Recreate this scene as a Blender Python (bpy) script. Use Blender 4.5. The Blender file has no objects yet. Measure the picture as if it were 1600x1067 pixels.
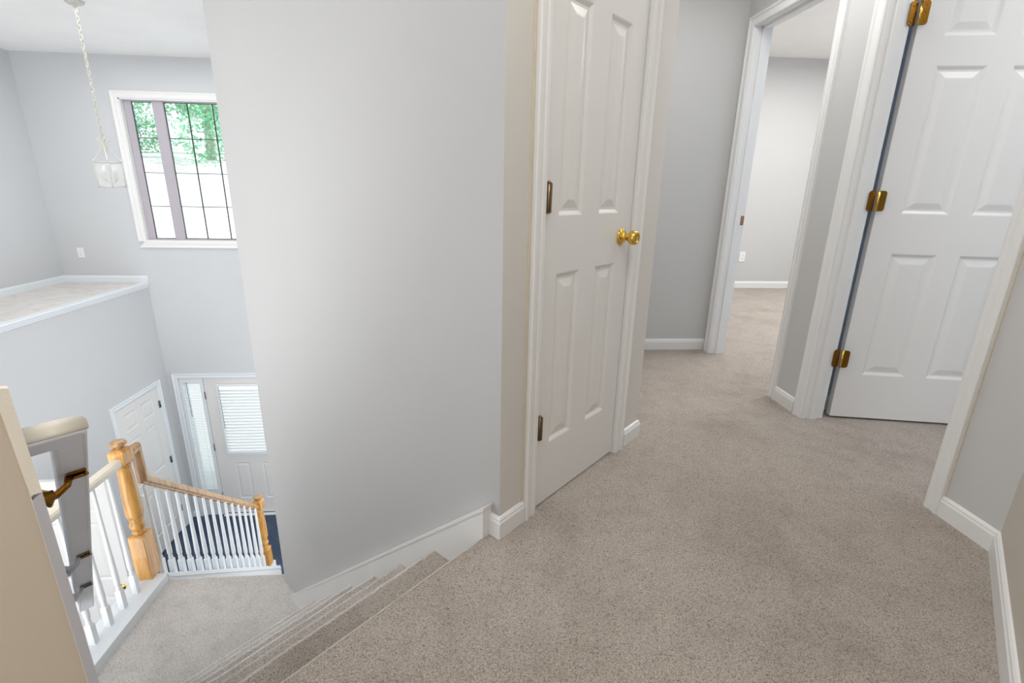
import bpy, math, random
from mathutils import Vector, Matrix, noise
random.seed(7)
S = math.sqrt(0.5)
scn = bpy.context.scene
COL = scn.collection
WLOC = {}

def pt(a, b, z=0.0):
    """diagonal frame: a runs along the hall closet wall, b down the upper stairs"""
    return Vector(((a - b) * S, (a + b) * S, z))

# ------------------------------------------------------------------ materials
def new_mat(name):
    m = bpy.data.materials.new(name); m.use_nodes = True
    nt = m.node_tree; b = nt.nodes['Principled BSDF']
    return m, nt, b

def lin(c):
    return tuple(((v / 255) / 12.92 if v / 255 <= .04045 else ((v / 255 + .055) / 1.055) ** 2.4) for v in c) + (1,)

def pos(nt, scale=(1, 1, 1), rot=(0, 0, 0)):
    g = nt.nodes.new('ShaderNodeNewGeometry'); mp = nt.nodes.new('ShaderNodeMapping')
    mp.inputs['Scale'].default_value = scale; mp.inputs['Rotation'].default_value = rot
    nt.links.new(g.outputs['Position'], mp.inputs['Vector']); return mp.outputs['Vector']

def nz(nt, vec, scale, detail=2, rough=.5):
    n = nt.nodes.new('ShaderNodeTexNoise'); n.inputs['Scale'].default_value = scale
    n.inputs['Detail'].default_value = detail; n.inputs['Roughness'].default_value = rough
    nt.links.new(vec, n.inputs['Vector']); return n.outputs['Fac']

def ramp(nt, fac, stops):
    r = nt.nodes.new('ShaderNodeValToRGB'); nt.links.new(fac, r.inputs['Fac'])
    e = r.color_ramp.elements
    e[0].position, e[0].color = stops[0]; e[1].position, e[1].color = stops[-1]
    for p, c in stops[1:-1]:
        k = e.new(p); k.color = c
    return r.outputs['Color']

def mixc(nt, a, b, fac=1.0, mode='MULTIPLY'):
    m = nt.nodes.new('ShaderNodeMix'); m.data_type = 'RGBA'; m.blend_type = mode
    m.inputs[0].default_value = fac
    nt.links.new(a, m.inputs[6]); nt.links.new(b, m.inputs[7]); return m.outputs[2]

def bump(nt, b, h, strength, dist=.001):
    n = nt.nodes.new('ShaderNodeBump'); n.inputs['Strength'].default_value = strength
    n.inputs['Distance'].default_value = dist
    nt.links.new(h, n.inputs['Height']); nt.links.new(n.outputs['Normal'], b.inputs['Normal'])

def plain(name, c, rough=.5, metal=0, bscale=0, bstr=.1, var=.03, spec=.5):
    m, nt, b = new_mat(name)
    v = pos(nt); L = lin(c)
    d = tuple(x * (1 - var) for x in L[:3]) + (1,); u = tuple(min(1, x * (1 + var)) for x in L[:3]) + (1,)
    nt.links.new(ramp(nt, nz(nt, v, 1.7, 3), [(.3, d), (.7, u)]), b.inputs['Base Color'])
    b.inputs['Roughness'].default_value = rough; b.inputs['Metallic'].default_value = metal
    b.inputs['Specular IOR Level'].default_value = spec
    if bscale: bump(nt, b, nz(nt, v, bscale, 2), bstr)
    return m

def carpet_mat(name, dark, mid, light, patch=.82):
    m, nt, b = new_mat(name); v = pos(nt)
    n1 = nz(nt, v, 520, 3, .7); n2 = nz(nt, v, 210, 2, .6)
    vo = nt.nodes.new('ShaderNodeTexVoronoi'); vo.inputs['Scale'].default_value = 260
    wv = nt.nodes.new('ShaderNodeVectorMath'); wv.operation = 'ADD'
    nn = nt.nodes.new('ShaderNodeTexNoise'); nn.inputs['Scale'].default_value = 90
    sc = nt.nodes.new('ShaderNodeVectorMath'); sc.operation = 'SCALE'; sc.inputs['Scale'].default_value = .02
    nt.links.new(v, nn.inputs['Vector']); nt.links.new(nn.outputs['Color'], sc.inputs[0])
    nt.links.new(v, wv.inputs[0]); nt.links.new(sc.outputs[0], wv.inputs[1]); nt.links.new(wv.outputs[0], vo.inputs['Vector'])
    mx = nt.nodes.new('ShaderNodeMath'); mx.operation = 'MULTIPLY_ADD'; mx.inputs[1].default_value = -.55
    nt.links.new(vo.outputs['Distance'], mx.inputs[0]); nt.links.new(n1, mx.inputs[2])
    ad = nt.nodes.new('ShaderNodeMath'); ad.operation = 'MULTIPLY_ADD'; ad.inputs[1].default_value = .5
    nt.links.new(n2, ad.inputs[0]); nt.links.new(mx.outputs[0], ad.inputs[2])
    c1 = ramp(nt, ad.outputs[0], [(.22, lin(dark)), (.46, lin(mid)), (.72, lin(light))])
    w = nz(nt, pos(nt, (1, 1, 1)), 2.6, 4, .55)
    p = ramp(nt, w, [(.36, (patch, patch * .985, patch * .965, 1)), (.50, (.96, .955, .95, 1)), (.66, (1, 1, 1, 1))])
    w2 = nz(nt, pos(nt, (1, 1, 1)), 11, 3, .6)
    p2 = ramp(nt, w2, [(.35, (.9, .89, .88, 1)), (.55, (1, 1, 1, 1))])
    nt.links.new(mixc(nt, mixc(nt, c1, p), p2), b.inputs['Base Color'])
    b.inputs['Roughness'].default_value = 1; b.inputs['Specular IOR Level'].default_value = .05
    b.inputs['Sheen Weight'].default_value = .25; b.inputs['Sheen Roughness'].default_value = .6
    bump(nt, b, ad.outputs[0], .8, .005)
    return m

def oak_mat(name, c1, c2, rot=(0, 0, 0)):
    m, nt, b = new_mat(name); v = pos(nt, (30, 30, 3), rot)
    n = nz(nt, v, 1.6, 5, .6)
    nt.links.new(ramp(nt, n, [(.3, lin(c1)), (.55, lin(c2)), (.75, lin(tuple(min(255, x + 12) for x in c2)))]), b.inputs['Base Color'])
    b.inputs['Roughness'].default_value = .35; b.inputs['Coat Weight'].default_value = .3
    return m

def plank_mat():
    m, nt, b = new_mat('dark_wood_planks'); v = pos(nt, rot=(0, 0, math.radians(45)))
    br = nt.nodes.new('ShaderNodeTexBrick'); nt.links.new(v, br.inputs['Vector'])
    br.inputs['Scale'].default_value = 1; br.inputs['Brick Width'].default_value = 1.1; br.inputs['Row Height'].default_value = .12
    br.inputs['Mortar Size'].default_value = .003
    br.inputs['Color1'].default_value = lin((40, 58, 84)); br.inputs['Color2'].default_value = lin((58, 76, 102)); br.inputs['Mortar'].default_value = lin((20, 30, 46))
    g = nz(nt, pos(nt, (2, 40, 1), (0, 0, math.radians(45))), 2, 4)
    nt.links.new(mixc(nt, br.outputs['Color'], ramp(nt, g, [(.3, (.75, .75, .78, 1)), (.7, (1.0, 1.0, 1.0, 1))])), b.inputs['Base Color'])
    b.inputs['Roughness'].default_value = .3
    return m

def emis(name, c, s):
    m, nt, b = new_mat(name)
    b.inputs['Base Color'].default_value = lin(c); b.inputs['Emission Color'].default_value = lin(c); b.inputs['Emission Strength'].default_value = s
    return m

def glass_mat(name, tint=(245, 250, 250), mixf=.9):
    m, nt, b = new_mat(name)
    tr = nt.nodes.new('ShaderNodeBsdfTransparent'); tr.inputs['Color'].default_value = lin(tint)
    gl = nt.nodes.new('ShaderNodeBsdfGlossy'); gl.inputs['Roughness'].default_value = .05
    mx = nt.nodes.new('ShaderNodeMixShader'); mx.inputs[0].default_value = 1 - mixf
    nt.links.new(tr.outputs[0], mx.inputs[1]); nt.links.new(gl.outputs[0], mx.inputs[2])
    nt.links.new(mx.outputs[0], nt.nodes['Material Output'].inputs['Surface'])
    return m

def milky(name):
    m, nt, b = new_mat(name)
    b.inputs['Base Color'].default_value = (.95, .96, .97, 1); b.inputs['Roughness'].default_value = .15
    tr = nt.nodes.new('ShaderNodeBsdfTransparent'); mx = nt.nodes.new('ShaderNodeMixShader'); mx.inputs[0].default_value = .32
    tl = nt.nodes.new('ShaderNodeBsdfTranslucent'); ad = nt.nodes.new('ShaderNodeMixShader'); ad.inputs[0].default_value = .5
    nt.links.new(b.outputs[0], ad.inputs[1]); nt.links.new(tl.outputs[0], ad.inputs[2])
    nt.links.new(tr.outputs[0], mx.inputs[1]); nt.links.new(ad.outputs[0], mx.inputs[2])
    nt.links.new(mx.outputs[0], nt.nodes['Material Output'].inputs['Surface'])
    return m

def slat_mat():
    m, nt, b = new_mat('blind_slat_vinyl')
    b.inputs['Base Color'].default_value = lin((222, 226, 228)); b.inputs['Roughness'].default_value = .5
    t = nt.nodes.new('ShaderNodeBsdfTranslucent'); t.inputs['Color'].default_value = (.66, .69, .70, 1)
    mx = nt.nodes.new('ShaderNodeMixShader'); mx.inputs[0].default_value = .22
    nt.links.new(b.outputs[0], mx.inputs[1]); nt.links.new(t.outputs[0], mx.inputs[2])
    nt.links.new(mx.outputs[0], nt.nodes['Material Output'].inputs['Surface'])
    return m

def leaf_mat(name, a, c):
    m, nt, b = new_mat(name); v = pos(nt)
    nt.links.new(ramp(nt, nz(nt, v, 1.3, 3), [(.3, lin(a)), (.7, lin(c))]), b.inputs['Base Color'])
    b.inputs['Roughness'].default_value = .6
    return m

M = {
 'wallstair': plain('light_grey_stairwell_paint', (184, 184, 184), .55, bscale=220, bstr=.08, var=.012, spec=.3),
 'wall': plain('grey_wall_paint', (196, 196, 195), .55, bscale=220, bstr=.08, var=.012, spec=.3),
 'wallnear': plain('taupe_wall_paint', (196, 189, 178), .5, bscale=200, bstr=.12, var=.02, spec=.3),
 'wallwarm': plain('warm_grey_wall_paint', (208, 205, 200), .5, bscale=200, bstr=.12, var=.02, spec=.3),
 'foyer': plain('cool_grey_wall_paint', (199, 201, 203), .55, bscale=200, bstr=.06, var=.012, spec=.3),
 'bath': plain('blue_grey_wall_paint', (190, 205, 222), .6, var=.02),
 'beige': plain('beige_wall_paint', (212, 199, 182), .6, bscale=160, bstr=.2, var=.02, spec=.3),
 'cream': plain('rough_cream_plaster', (240, 232, 218), .7, bscale=120, bstr=.8, var=.08, spec=.3),
 'trim': plain('white_trim_gloss', (226, 226, 225), .3, bscale=30, bstr=.03, var=.01),
 'trimcool': plain('cool_white_trim', (224, 229, 233), .35, var=.01),
 'boardgrey': plain('grey_lilac_board_paint', (196, 196, 202), .5, bscale=90, bstr=.25, var=.04),
 'grimy': plain('worn_white_paint', (236, 236, 242), .4, bscale=90, bstr=.25, var=.04),
 'creamtrim': plain('yellowed_cream_paint', (228, 220, 204), .35, bscale=40, bstr=.15, var=.06),
 'caulk': plain('yellowed_caulk', (206, 198, 180), .6, var=.06),
 'door': plain('white_door_enamel', (222, 221, 219), .28, bscale=60, bstr=.06, var=.01),
 'ceil': plain('textured_white_ceiling', (242, 241, 240), .9, bscale=26, bstr=.7, var=.03, spec=.1),
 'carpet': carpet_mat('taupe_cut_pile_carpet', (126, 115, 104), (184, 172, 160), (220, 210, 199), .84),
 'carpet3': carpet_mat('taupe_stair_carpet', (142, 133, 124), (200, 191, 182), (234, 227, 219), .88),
 'lit_nosing': carpet_mat('lit_nosing_carpet', (180, 172, 163), (222, 215, 207), (242, 237, 231), .97),  # paler copy of the stair carpet, puts caught light into the nosing colour
 'lit_nosing_ledge': carpet_mat('lit_nosing_and_ledge_carpet', (206, 203, 199), (236, 233, 230), (250, 249, 247), .98),  # caught light painted into lower nosings; on the ledge its own pale carpet
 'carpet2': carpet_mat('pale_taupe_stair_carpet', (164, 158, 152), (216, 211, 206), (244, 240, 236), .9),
 'oak': oak_mat('honey_oak', (168, 116, 50), (206, 154, 80)),
 'oakrail': oak_mat('honey_oak_rail', (140, 104, 66), (186, 148, 104)),
 'plank': plank_mat(),
 'brass': plain('polished_brass', (226, 186, 92), .14, 1, var=.05),
 'agedbrass': plain('aged_brass', (140, 98, 34), .3, 1, bscale=150, bstr=.4, var=.35),
 'bronze': plain('dull_bronze', (140, 122, 96), .35, 1, bscale=150, bstr=.3, var=.3),
 'copper': plain('copper_strike', (168, 128, 104), .4, 1, var=.2),
 'steel': plain('grey_hinge_metal', (120, 124, 128), .4, .8, var=.1),
 'glass': glass_mat('window_glass'),
 'lglass': milky('lantern_glass'),
 'slat': slat_mat(),
 'plastic': plain('white_plastic', (232, 233, 234), .35, var=.01),
 'dark': plain('dark_slot', (50, 48, 46), .6, var=.1),
 'muntin': plain('dark_muntin', (44, 40, 44), .5, var=.05),
 'sash': plain('mauve_grey_sash', (176, 170, 178), .45, var=.02),
 'lantern': plain('off_white_lantern_metal', (200, 198, 192), .4, .1, var=.05),
 'chain': plain('tarnished_cream_chain', (190, 188, 176), .45, .2, var=.12),
 'ground': plain('bright_concrete', (240, 240, 238), .9, var=.04),
 'leafa': leaf_mat('leaf_green', (92, 168, 124), (160, 222, 176)),
 'leafb': leaf_mat('leaf_blue_green', (70, 124, 140), (130, 194, 176)),
 'bark': plain('grey_bark', (170, 176, 160), .9, var=.2),
}
for k in ('leafa', 'leafb'):
    nt = M[k].node_tree; b = nt.nodes['Principled BSDF']; b.inputs['Subsurface Weight'].default_value = 0

# ------------------------------------------------------------------ mesh helpers
class MB:
    def __init__(self): self.v = []; self.f = []; self.smooth = []
    def add(self, vs, fs, smooth=False):
        n = len(self.v); self.v += [Vector(q) for q in vs]
        self.f += [tuple(n + i for i in f) for f in fs]; self.smooth += [smooth] * len(fs); return self
    def box(self, x0, y0, z0, x1, y1, z1, fr=None):
        vs = [(x, y, z) for x in (x0, x1) for y in (y0, y1) for z in (z0, z1)]
        if fr: vs = [fr(*q) for q in vs]
        return self.add(vs, [(0, 1, 3, 2), (4, 6, 7, 5), (0, 4, 5, 1), (2, 3, 7, 6), (0, 2, 6, 4), (1, 5, 7, 3)])
    def prism(self, poly, z0, z1):
        """horizontal polygon extruded in z"""
        n = len(poly); vs = [(p[0], p[1], z0) for p in poly] + [(p[0], p[1], z1) for p in poly]
        return self.add(vs, [tuple(range(n))[::-1], tuple(range(n, 2 * n))] + [(i, (i + 1) % n, n + (i + 1) % n, n + i) for i in range(n)])
    def extr(self, prof, a, b, fr, seg=1, jit=0.0, smooth=False, u0=-99):
        """profile (u,w) extruded along t from a to b ; fr(t,u,w) -> xyz"""
        n = len(prof); vs = []
        for s in range(seg + 1):
            t = a + (b - a) * s / seg
            for (u, w) in prof:
                q = Vector(fr(t, u, w))
                if jit and u > u0 + .02:
                    k = noise.noise_vector(q * 35) * jit + noise.noise_vector(q * 9) * jit
                    q = q + k
                vs.append(q)
        fs = [(s * n + i, s * n + (i + 1) % n, (s + 1) * n + (i + 1) % n, (s + 1) * n + i) for s in range(seg) for i in range(n)]
        self.add(vs, fs, smooth)
        self.add([vs[i] for i in range(n)], [tuple(range(n))[::-1]])
        return self.add([vs[seg * n + i] for i in range(n)], [tuple(range(n))])
    def lathe(self, prof, c, seg=20, ax=None, smooth=True, square=False):
        """profile (r,h) about axis ax through c"""
        ax = Vector(ax or (0, 0, 1)).normalized(); c = Vector(c)
        e = Vector((1, 0, 0)) if abs(ax.x) < .9 else Vector((0, 1, 0))
        e1 = (e - ax * e.dot(ax)).normalized(); e2 = ax.cross(e1)
        if square: seg = 4
        vs = []
        for r, h in prof:
            for k in range(seg):
                t = 2 * math.pi * (k + (.5 if square else 0)) / seg
                vs.append(c + ax * h + (e1 * math.cos(t) + e2 * math.sin(t)) * (r * (math.sqrt(2) if square else 1)))
        fs = [(i * seg + k, i * seg + (k + 1) % seg, (i + 1) * seg + (k + 1) % seg, (i + 1) * seg + k) for i in range(len(prof) - 1) for k in range(seg)]
        self.add(vs, fs, smooth and not square)
        m = len(prof) - 1
        self.add([vs[k] for k in range(seg)], [tuple(range(seg))[::-1]])
        return self.add([vs[m * seg + k] for k in range(seg)], [tuple(range(seg))])
    def tube(self, pts, r, seg=8, closed=False):
        pts = [Vector(p) for p in pts]; n = len(pts); vs = []
        rr = r if isinstance(r, (list, tuple)) else [r] * n
        up = None
        for i, p in enumerate(pts):
            d = (pts[(i + 1) % n] - pts[i - 1]) if closed else (pts[min(i + 1, n - 1)] - pts[max(i - 1, 0)])
            d.normalize()
            if up is None: up = Vector((0, 0, 1)) if abs(d.z) < .9 else Vector((1, 0, 0))
            e1 = (up - d * up.dot(d)).normalized(); up = e1; e2 = d.cross(e1)
            vs += [p + (e1 * math.cos(2 * math.pi * k / seg) + e2 * math.sin(2 * math.pi * k / seg)) * rr[i] for k in range(seg)]
        m = n if closed else n - 1
        fs = [(i * seg + k, i * seg + (k + 1) % seg, ((i + 1) % n) * seg + (k + 1) % seg, ((i + 1) % n) * seg + k) for i in range(m) for k in range(seg)]
        self.add(vs, fs, True)
        if not closed:
            self.add(vs[:seg], [tuple(range(seg))[::-1]]); self.add(vs[-seg:], [tuple(range(seg))])
        return self

def paint_lit_nosing(o, test):
    W = WLOC[o]
    for p in o.data.polygons:
        if test(p.center + W): p.material_index = 1

def link(o, parent, origin):
    COL.objects.link(o); WLOC[o] = Vector(origin)
    if parent is not None:
        o.parent = parent; o.location = Vector(origin) - WLOC[parent]
    else: o.location = Vector(origin)
    return o

def obj(name, mb, mat, parent=None, origin=None, bevel=0.0, bseg=2):
    if origin is None:
        xs = [p.x for p in mb.v]; ys = [p.y for p in mb.v]; zs = [p.z for p in mb.v]
        origin = ((min(xs) + max(xs)) / 2, (min(ys) + max(ys)) / 2, min(zs))
    O = Vector(origin)
    me = bpy.data.meshes.new(name); me.from_pydata([tuple(p - O) for p in mb.v], [], mb.f)
    for p, s in zip(me.polygons, mb.smooth): p.use_smooth = s
    import bmesh
    bm = bmesh.new(); bm.from_mesh(me); bmesh.ops.remove_doubles(bm, verts=bm.verts, dist=1e-5)
    bmesh.ops.recalc_face_normals(bm, faces=bm.faces); bm.to_mesh(me); bm.free()
    me.materials.append(M[mat])
    o = bpy.data.objects.new(name, me); link(o, parent, O)
    if bevel:
        md = o.modifiers.new('bevel', 'BEVEL'); md.width = bevel; md.segments = bseg; md.limit_method = 'ANGLE'; md.angle_limit = math.radians(40)
    return o

def empty(name, loc, label, cat, group=None, kind=None):
    o = bpy.data.objects.new(name, None); o.empty_display_size = .1; link(o, None, loc)
    return tag(o, label, cat, group, kind)

def tag(o, label, cat, group=None, kind=None):
    o['label'] = label; o['category'] = cat
    if group: o['group'] = group
    if kind: o['kind'] = kind
    return o

def struct(name, mb, mat, label, cat, bevel=0.0): return tag(obj(name, mb, mat, bevel=bevel), label, cat, kind='structure')

def dup(o, parent, origin):
    c = o.copy(); return link(c, parent, origin)

# frames
def fxy(o, ux, uy):
    """local (x along ux, y along uy, z up) from origin o"""
    o = Vector(o); ux = Vector(ux); uy = Vector(uy)
    return lambda x, y, z: o + ux * x + uy * y + Vector((0, 0, z))
D1 = Vector((S, S, 0)); D2 = Vector((-S, S, 0))

# ------------------------------------------------------------------ key dimensions
CEIL = 2.42; FCEIL = 2.36; ZL = -1.296; ZF = -3.345
XR = 1.667; YB = 3.324; YF = 6.204; XL = -3.87; XLL = -4.79
R_ = .1851
NOS = [.959] + [1.2086 + .2103 * i for i in range(6)]

# ------------------------------------------------------------------ floors
hall = [pt(-1.9, .945), pt(1.06, .945), pt(1.06, .925), pt(2.02, .925), (.79, 3.40), (1.70, 3.40), (1.70, 5.76), (4.7, 5.76), (4.7, -1.6), (.6, -2.6), pt(-1.9, -2.2)]
struct('floor', MB().prism(hall, -.15, 0), 'carpet', 'taupe cut-pile carpet covering the upstairs hall and bedrooms', 'carpet')
struct('floor_foyer', MB().box(-4.9, -1.2, ZF - .1, -1.0, 6.3, ZF), 'plank', 'dark blue-black wood plank floor of the entry foyer below', 'floor')

# ------------------------------------------------------------------ walls
TH = .12
# stair wall (big wall) from hall corner down to the landing, and on down to the foyer
m = MB(); m.prism([pt(1.03, .911), pt(1.03, 2.70), pt(1.13, 2.70), pt(1.13, 1.031)], ZF, CEIL)
struct('wall_stair', m, 'wallstair', 'large plain light grey wall beside the carpeted stairs', 'wall')
# closet wall with opening t .2263 .. .7783 (offset on d1 from a=.9866)
A0 = .9866; t1, t2 = A0 + .2263, A0 + .7783
DH = 2.045
m = MB()
W0 = .911
m.prism([pt(1.03, W0), pt(t1 - .012, W0), pt(t1 - .012, W0 + TH), pt(1.13, W0 + TH)], 0, CEIL)
m.prism([pt(t2 + .012, W0), pt(A0 + 1.0, W0), pt(A0 + 1.0, W0 + TH), pt(t2 + .012, W0 + TH)], 0, CEIL)
m.prism([pt(t1 - .012, W0), pt(t2 + .012, W0), pt(t2 + .012, W0 + TH), pt(t1 - .012, W0 + TH)], DH + .02, CEIL)
struct('wall_closet', m, 'wallwarm', 'warm grey wall around the narrow hall closet door', 'wall')
Bc = pt(A0 + 1.0, W0)
struct('wall_hall', MB().box(Bc.x - TH, Bc.y + .0, 0, Bc.x, YB + .1, CEIL), 'wall', 'grey wall running back from the closet corner', 'wall')
# back wall of hall
struct('wall_back', MB().box(Bc.x - TH, YB + .012, 0, XR + .14, YB + .13, CEIL), 'wall', 'grey end wall of the hall behind the closet corner', 'wall')
# right wall with two door openings
YO = [(3.235, 2.4873), (2.192, 1.4636)]
WX = XR + .010; WX2 = WX + .105
m = MB()
m.box(WX, 3.25, 0, WX2, YB + .012, CEIL)
m.box(WX, 2.206, 0, WX2, 2.472, CEIL)
m.box(WX, 1.21, 0, WX2, 1.45, CEIL)
for y0, y1 in ((2.472, 3.25), (1.45, 2.206)): m.box(WX, y0, DH + .015, WX2, y1, CEIL)
struct('wall_right', m, 'wall', 'grey right hall wall holding the two open white doorways', 'wall')
# near right diagonal wall
Ep = (WX, 1.21)
e1 = (Ep[0] + Ep[1]) * S; e2 = (-Ep[0] + Ep[1]) * S
struct('wall_near', MB().prism([pt(e1, e2), pt(e1 - 3.2, e2), pt(e1 - 3.2, e2 - .12), pt(e1, e2 - .14)], 0, CEIL), 'wallnear', 'warm grey diagonal wall at the right edge beside the camera', 'wall')
# partition between bedroom and the near room, room shells
struct('wall_partition', MB().box(WX2, 2.30, 0, 4.7, 2.40, 2.47), 'bath', 'blue grey wall glimpsed through the gap beside the open door', 'wall')
m = MB(); m.box(XR + .14, 5.68, 0, 4.7, 5.8, 2.47); m.box(4.6, 2.4, 0, 4.7, 5.8, 2.47)
m.box(WX2 - .1, YB + .13, 0, WX2 + .0, 5.8, 2.47)
struct('wall_bedroom', m, 'wall', 'pale grey bedroom wall seen through the far doorway', 'wall')
m = MB(); m.box(3.2, -.2, 0, 3.3, 2.3, CEIL); m.box(WX2, -.3, 0, 3.3, -.2, CEIL)
struct('wall_bathroom', m, 'bath', 'wall of the room behind the near open door', 'wall')
# foyer shell
wx0, wx1, wz0, wz1 = -3.80, -2.12, .44 - .02, 1.945   # window opening
dx0, dx1, dz1 = -3.745, -2.20, -1.292                  # entry opening
m = MB()
m.box(XLL - .1, YF, ZF, wx0, YF + .14, FCEIL + .1)
m.box(wx0, YF, wz1, wx1, YF + .14, FCEIL + .1); m.box(wx0, YF, dz1, wx1, YF + .14, wz0)
m.box(wx0, YF, ZF, dx0, YF + .14, dz1)
m.box(wx1, YF, dz1, -1.0, YF + .14, FCEIL + .1); m.box(dx1, YF, ZF, -1.0, YF + .14, dz1)
m.box(wx1, YF, dz1, dx1, YF + .14, dz1 + .001)
struct('wall_front', m, 'foyer', 'tall light grey foyer wall with the window and entry door', 'wall')
fy0, fy1 = 5.215, 5.985
m = MB()
m.box(XL - .1, fy1, ZF, XL, YF, -.13); m.box(XL - .1, fy0, ZF + 2.04, XL, fy1, -.13)
m.box(XL - .1, 3.90, ZF, XL, fy0, -.13); m.box(XL - .1, 3.12, ZF + 2.04, XL, 3.90, -.13); m.box(XL - .1, -1.0, ZF, XL, 3.12, -.13)
struct('wall_foyer', m, 'foyer', 'pale grey foyer side wall below the plant ledge', 'wall')
struct('wall_ledge', MB().box(XLL - .1, -1.0, -.13, XLL, YF, FCEIL + .1), 'foyer', 'pale grey wall rising behind the plant ledge', 'wall')
struct('wall_stairwell', MB().box(-1.165, 2.665, ZF, -1.0, YF, CEIL), 'foyer', 'grey wall on the right of the lower stairs', 'wall')
# ceilings
struct('ceiling', MB().box(XLL - .1, -1.0, FCEIL, -1.0, YF + .1, FCEIL + .1), 'ceil', 'textured white ceiling above the foyer', 'ceiling')
struct('ceiling_hall', MB().prism([pt(-1.9, .5), (-1.0, .5), (-1.0, 3.6), (4.75, 3.6), (4.75, -1.6), (.6, -2.6), pt(-1.9, -2.2)], CEIL, CEIL + .04), 'ceil', 'white ceiling over the upstairs hall', 'ceiling')
struct('ceiling_bedroom', MB().box(WX2 - .1, 2.3, 2.47, 4.7, 5.8, 2.55), 'ceil', 'textured white bedroom ceiling seen through the far doorway', 'ceiling')

# ------------------------------------------------------------------ trim profiles
BB = [(0, 0), (.013, 0), (.013, .058), (.010, .064), (.0095, .070), (.005, .076), (0, .078)]
def baseboard(name, p, q, n, label, mat='trim', z=0, h=1.0, ext=(0, 0)):
    """runs p->q on the wall surface, n = outward normal"""
    p = Vector((p[0], p[1], 0)); q = Vector((q[0], q[1], 0)); d = (q - p); L = d.length; d.normalize(); n = Vector((n[0], n[1], 0)).normalized()
    mb = MB().extr([(u, w * h) for u, w in BB], 0, L, lambda t, u, w: p + d * (t + (-ext[0] if t == 0 else ext[1]) * u / .013) + n * u + Vector((0, 0, z + w)))
    return struct(name, mb, mat, label, 'baseboard')
baseboard('baseboard_back', (Bc.x, YB + .012), (WX, YB + .012), (0, -1), 'white baseboard along the end wall of the hall')
baseboard('baseboard_right', (WX, 2.43), (WX, 2.26), (-1, 0), 'short white baseboard between the two doorways')
baseboard('baseboard_corner', (WX, 1.414), (WX, 1.21), (-1, 0), 'short white baseboard between near door casing and wall corner', ext=(0, -.0))
baseboard('baseboard_near', (WX, 1.21), pt(e1 - 3.2, e2), (-S, S), 'long white baseboard running along the near right wall')
# closet wall baseboards
q0 = pt(1.03, W0); q1 = pt(A0 + .160, W0)
baseboard('baseboard_closet', q0, q1, (S, -S), 'short white baseboard wrapping the wall corner left of the closet', ext=(1 * .013, 0))
baseboard('baseboard_return', pt(1.03, .955), q0, (-S, -S), 'stub of white baseboard beside the stair skirt board', ext=(0, .013))
baseboard('baseboard_jamb', pt(A0 + .86, W0), pt(A0 + 1.0, W0), (S, -S), 'short white baseboard right of the closet door', ext=(0, .013))
baseboard('baseboard_bedroom', (XR + .14, 5.68), (4.6, 5.68), (0, -1), 'white baseboard across the far bedroom wall')
baseboard('baseboard_partition', (WX2 + .02, 2.30), (3.2, 2.30), (0, -1), 'white baseboard glimpsed through the gap beside the open door')
baseboard('baseboard_foyer', (XL, fy0 - .06), (XL, 3.96), (1, 0), 'white baseboard along the foyer side wall', 'trimcool', ZF)
baseboard('baseboard_entry', (XL, YF), (-3.81, YF), (0, -1), 'white baseboard stub beside the entry casing', 'trimcool', ZF)
baseboard('baseboard_ledge', (XLL, 1.0), (XLL, YF), (1, 0), 'white baseboard at the back of the plant ledge', 'trimcool', -.062)
baseboard('baseboard_window', (XLL, YF), (XL + .01, YF), (0, -1), 'white baseboard on the front wall above the plant ledge', 'trimcool', -.062)

# skirt board on the stairs
sk = [(.944, -.02), (.944, .108), (2.56, -1.297 + .0), (2.56, -1.40), (2.2, -1.40), (1.2, -.45)]
def frD(t, u, w): return pt(t, u, w)
m = MB().extr(sk, .9866, 1.029, frD)
tp = [(.940, .108), (.940, .118), (2.56, -1.287), (2.56, -1.297)]
m.extr(tp, .984, 1.029, frD)
o = struct('trim_1', m, 'trim', 'white skirt board climbing the wall beside the carpeted stairs', 'skirt board')

# ------------------------------------------------------------------ casings
CP = [(0, 0), (0, .009), (.006, .013), (.020, .014), (.024, .010), (.040, .012), (.046, .017), (.055, .018), (.058, .015), (.058, 0)]  # u across from opening, w proud
def casing(mb, o, ux, n, w, h, z0=0, sides='LTR', cw=1.0):
    """opening from o along ux width w, height h; n outward"""
    o = Vector(o); ux = Vector(ux).normalized(); n = Vector(n).normalized(); Z = Vector((0, 0, 1)); P = [(u * cw, q) for u, q in CP]; k = .058 * cw
    def run(f0, f1):
        a = [f0(u, q) for u, q in P]; b = [f1(u, q) for u, q in P]; N = len(P)
        mb.add(a + b, [(i, (i + 1) % N, N + (i + 1) % N, N + i) for i in range(N)] + [tuple(range(N))[::-1], tuple(range(N, 2 * N))])
    if 'L' in sides: run(lambda u, q: o - ux * u + n * q + Z * z0, lambda u, q: o - ux * u + n * q + Z * (h + u))
    if 'R' in sides: run(lambda u, q: o + ux * (w + u) + n * q + Z * z0, lambda u, q: o + ux * (w + u) + n * q + Z * (h + u))
    if 'T' in sides: run(lambda u, q: o - ux * u + n * q + Z * (h + u), lambda u, q: o + ux * (w + u) + n * q + Z * (h + u))
    if 'B' in sides: run(lambda u, q: o - ux * u + n * q + Z * (z0 - u), lambda u, q: o + ux * (w + u) + n * q + Z * (z0 - u))
    return mb

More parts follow.
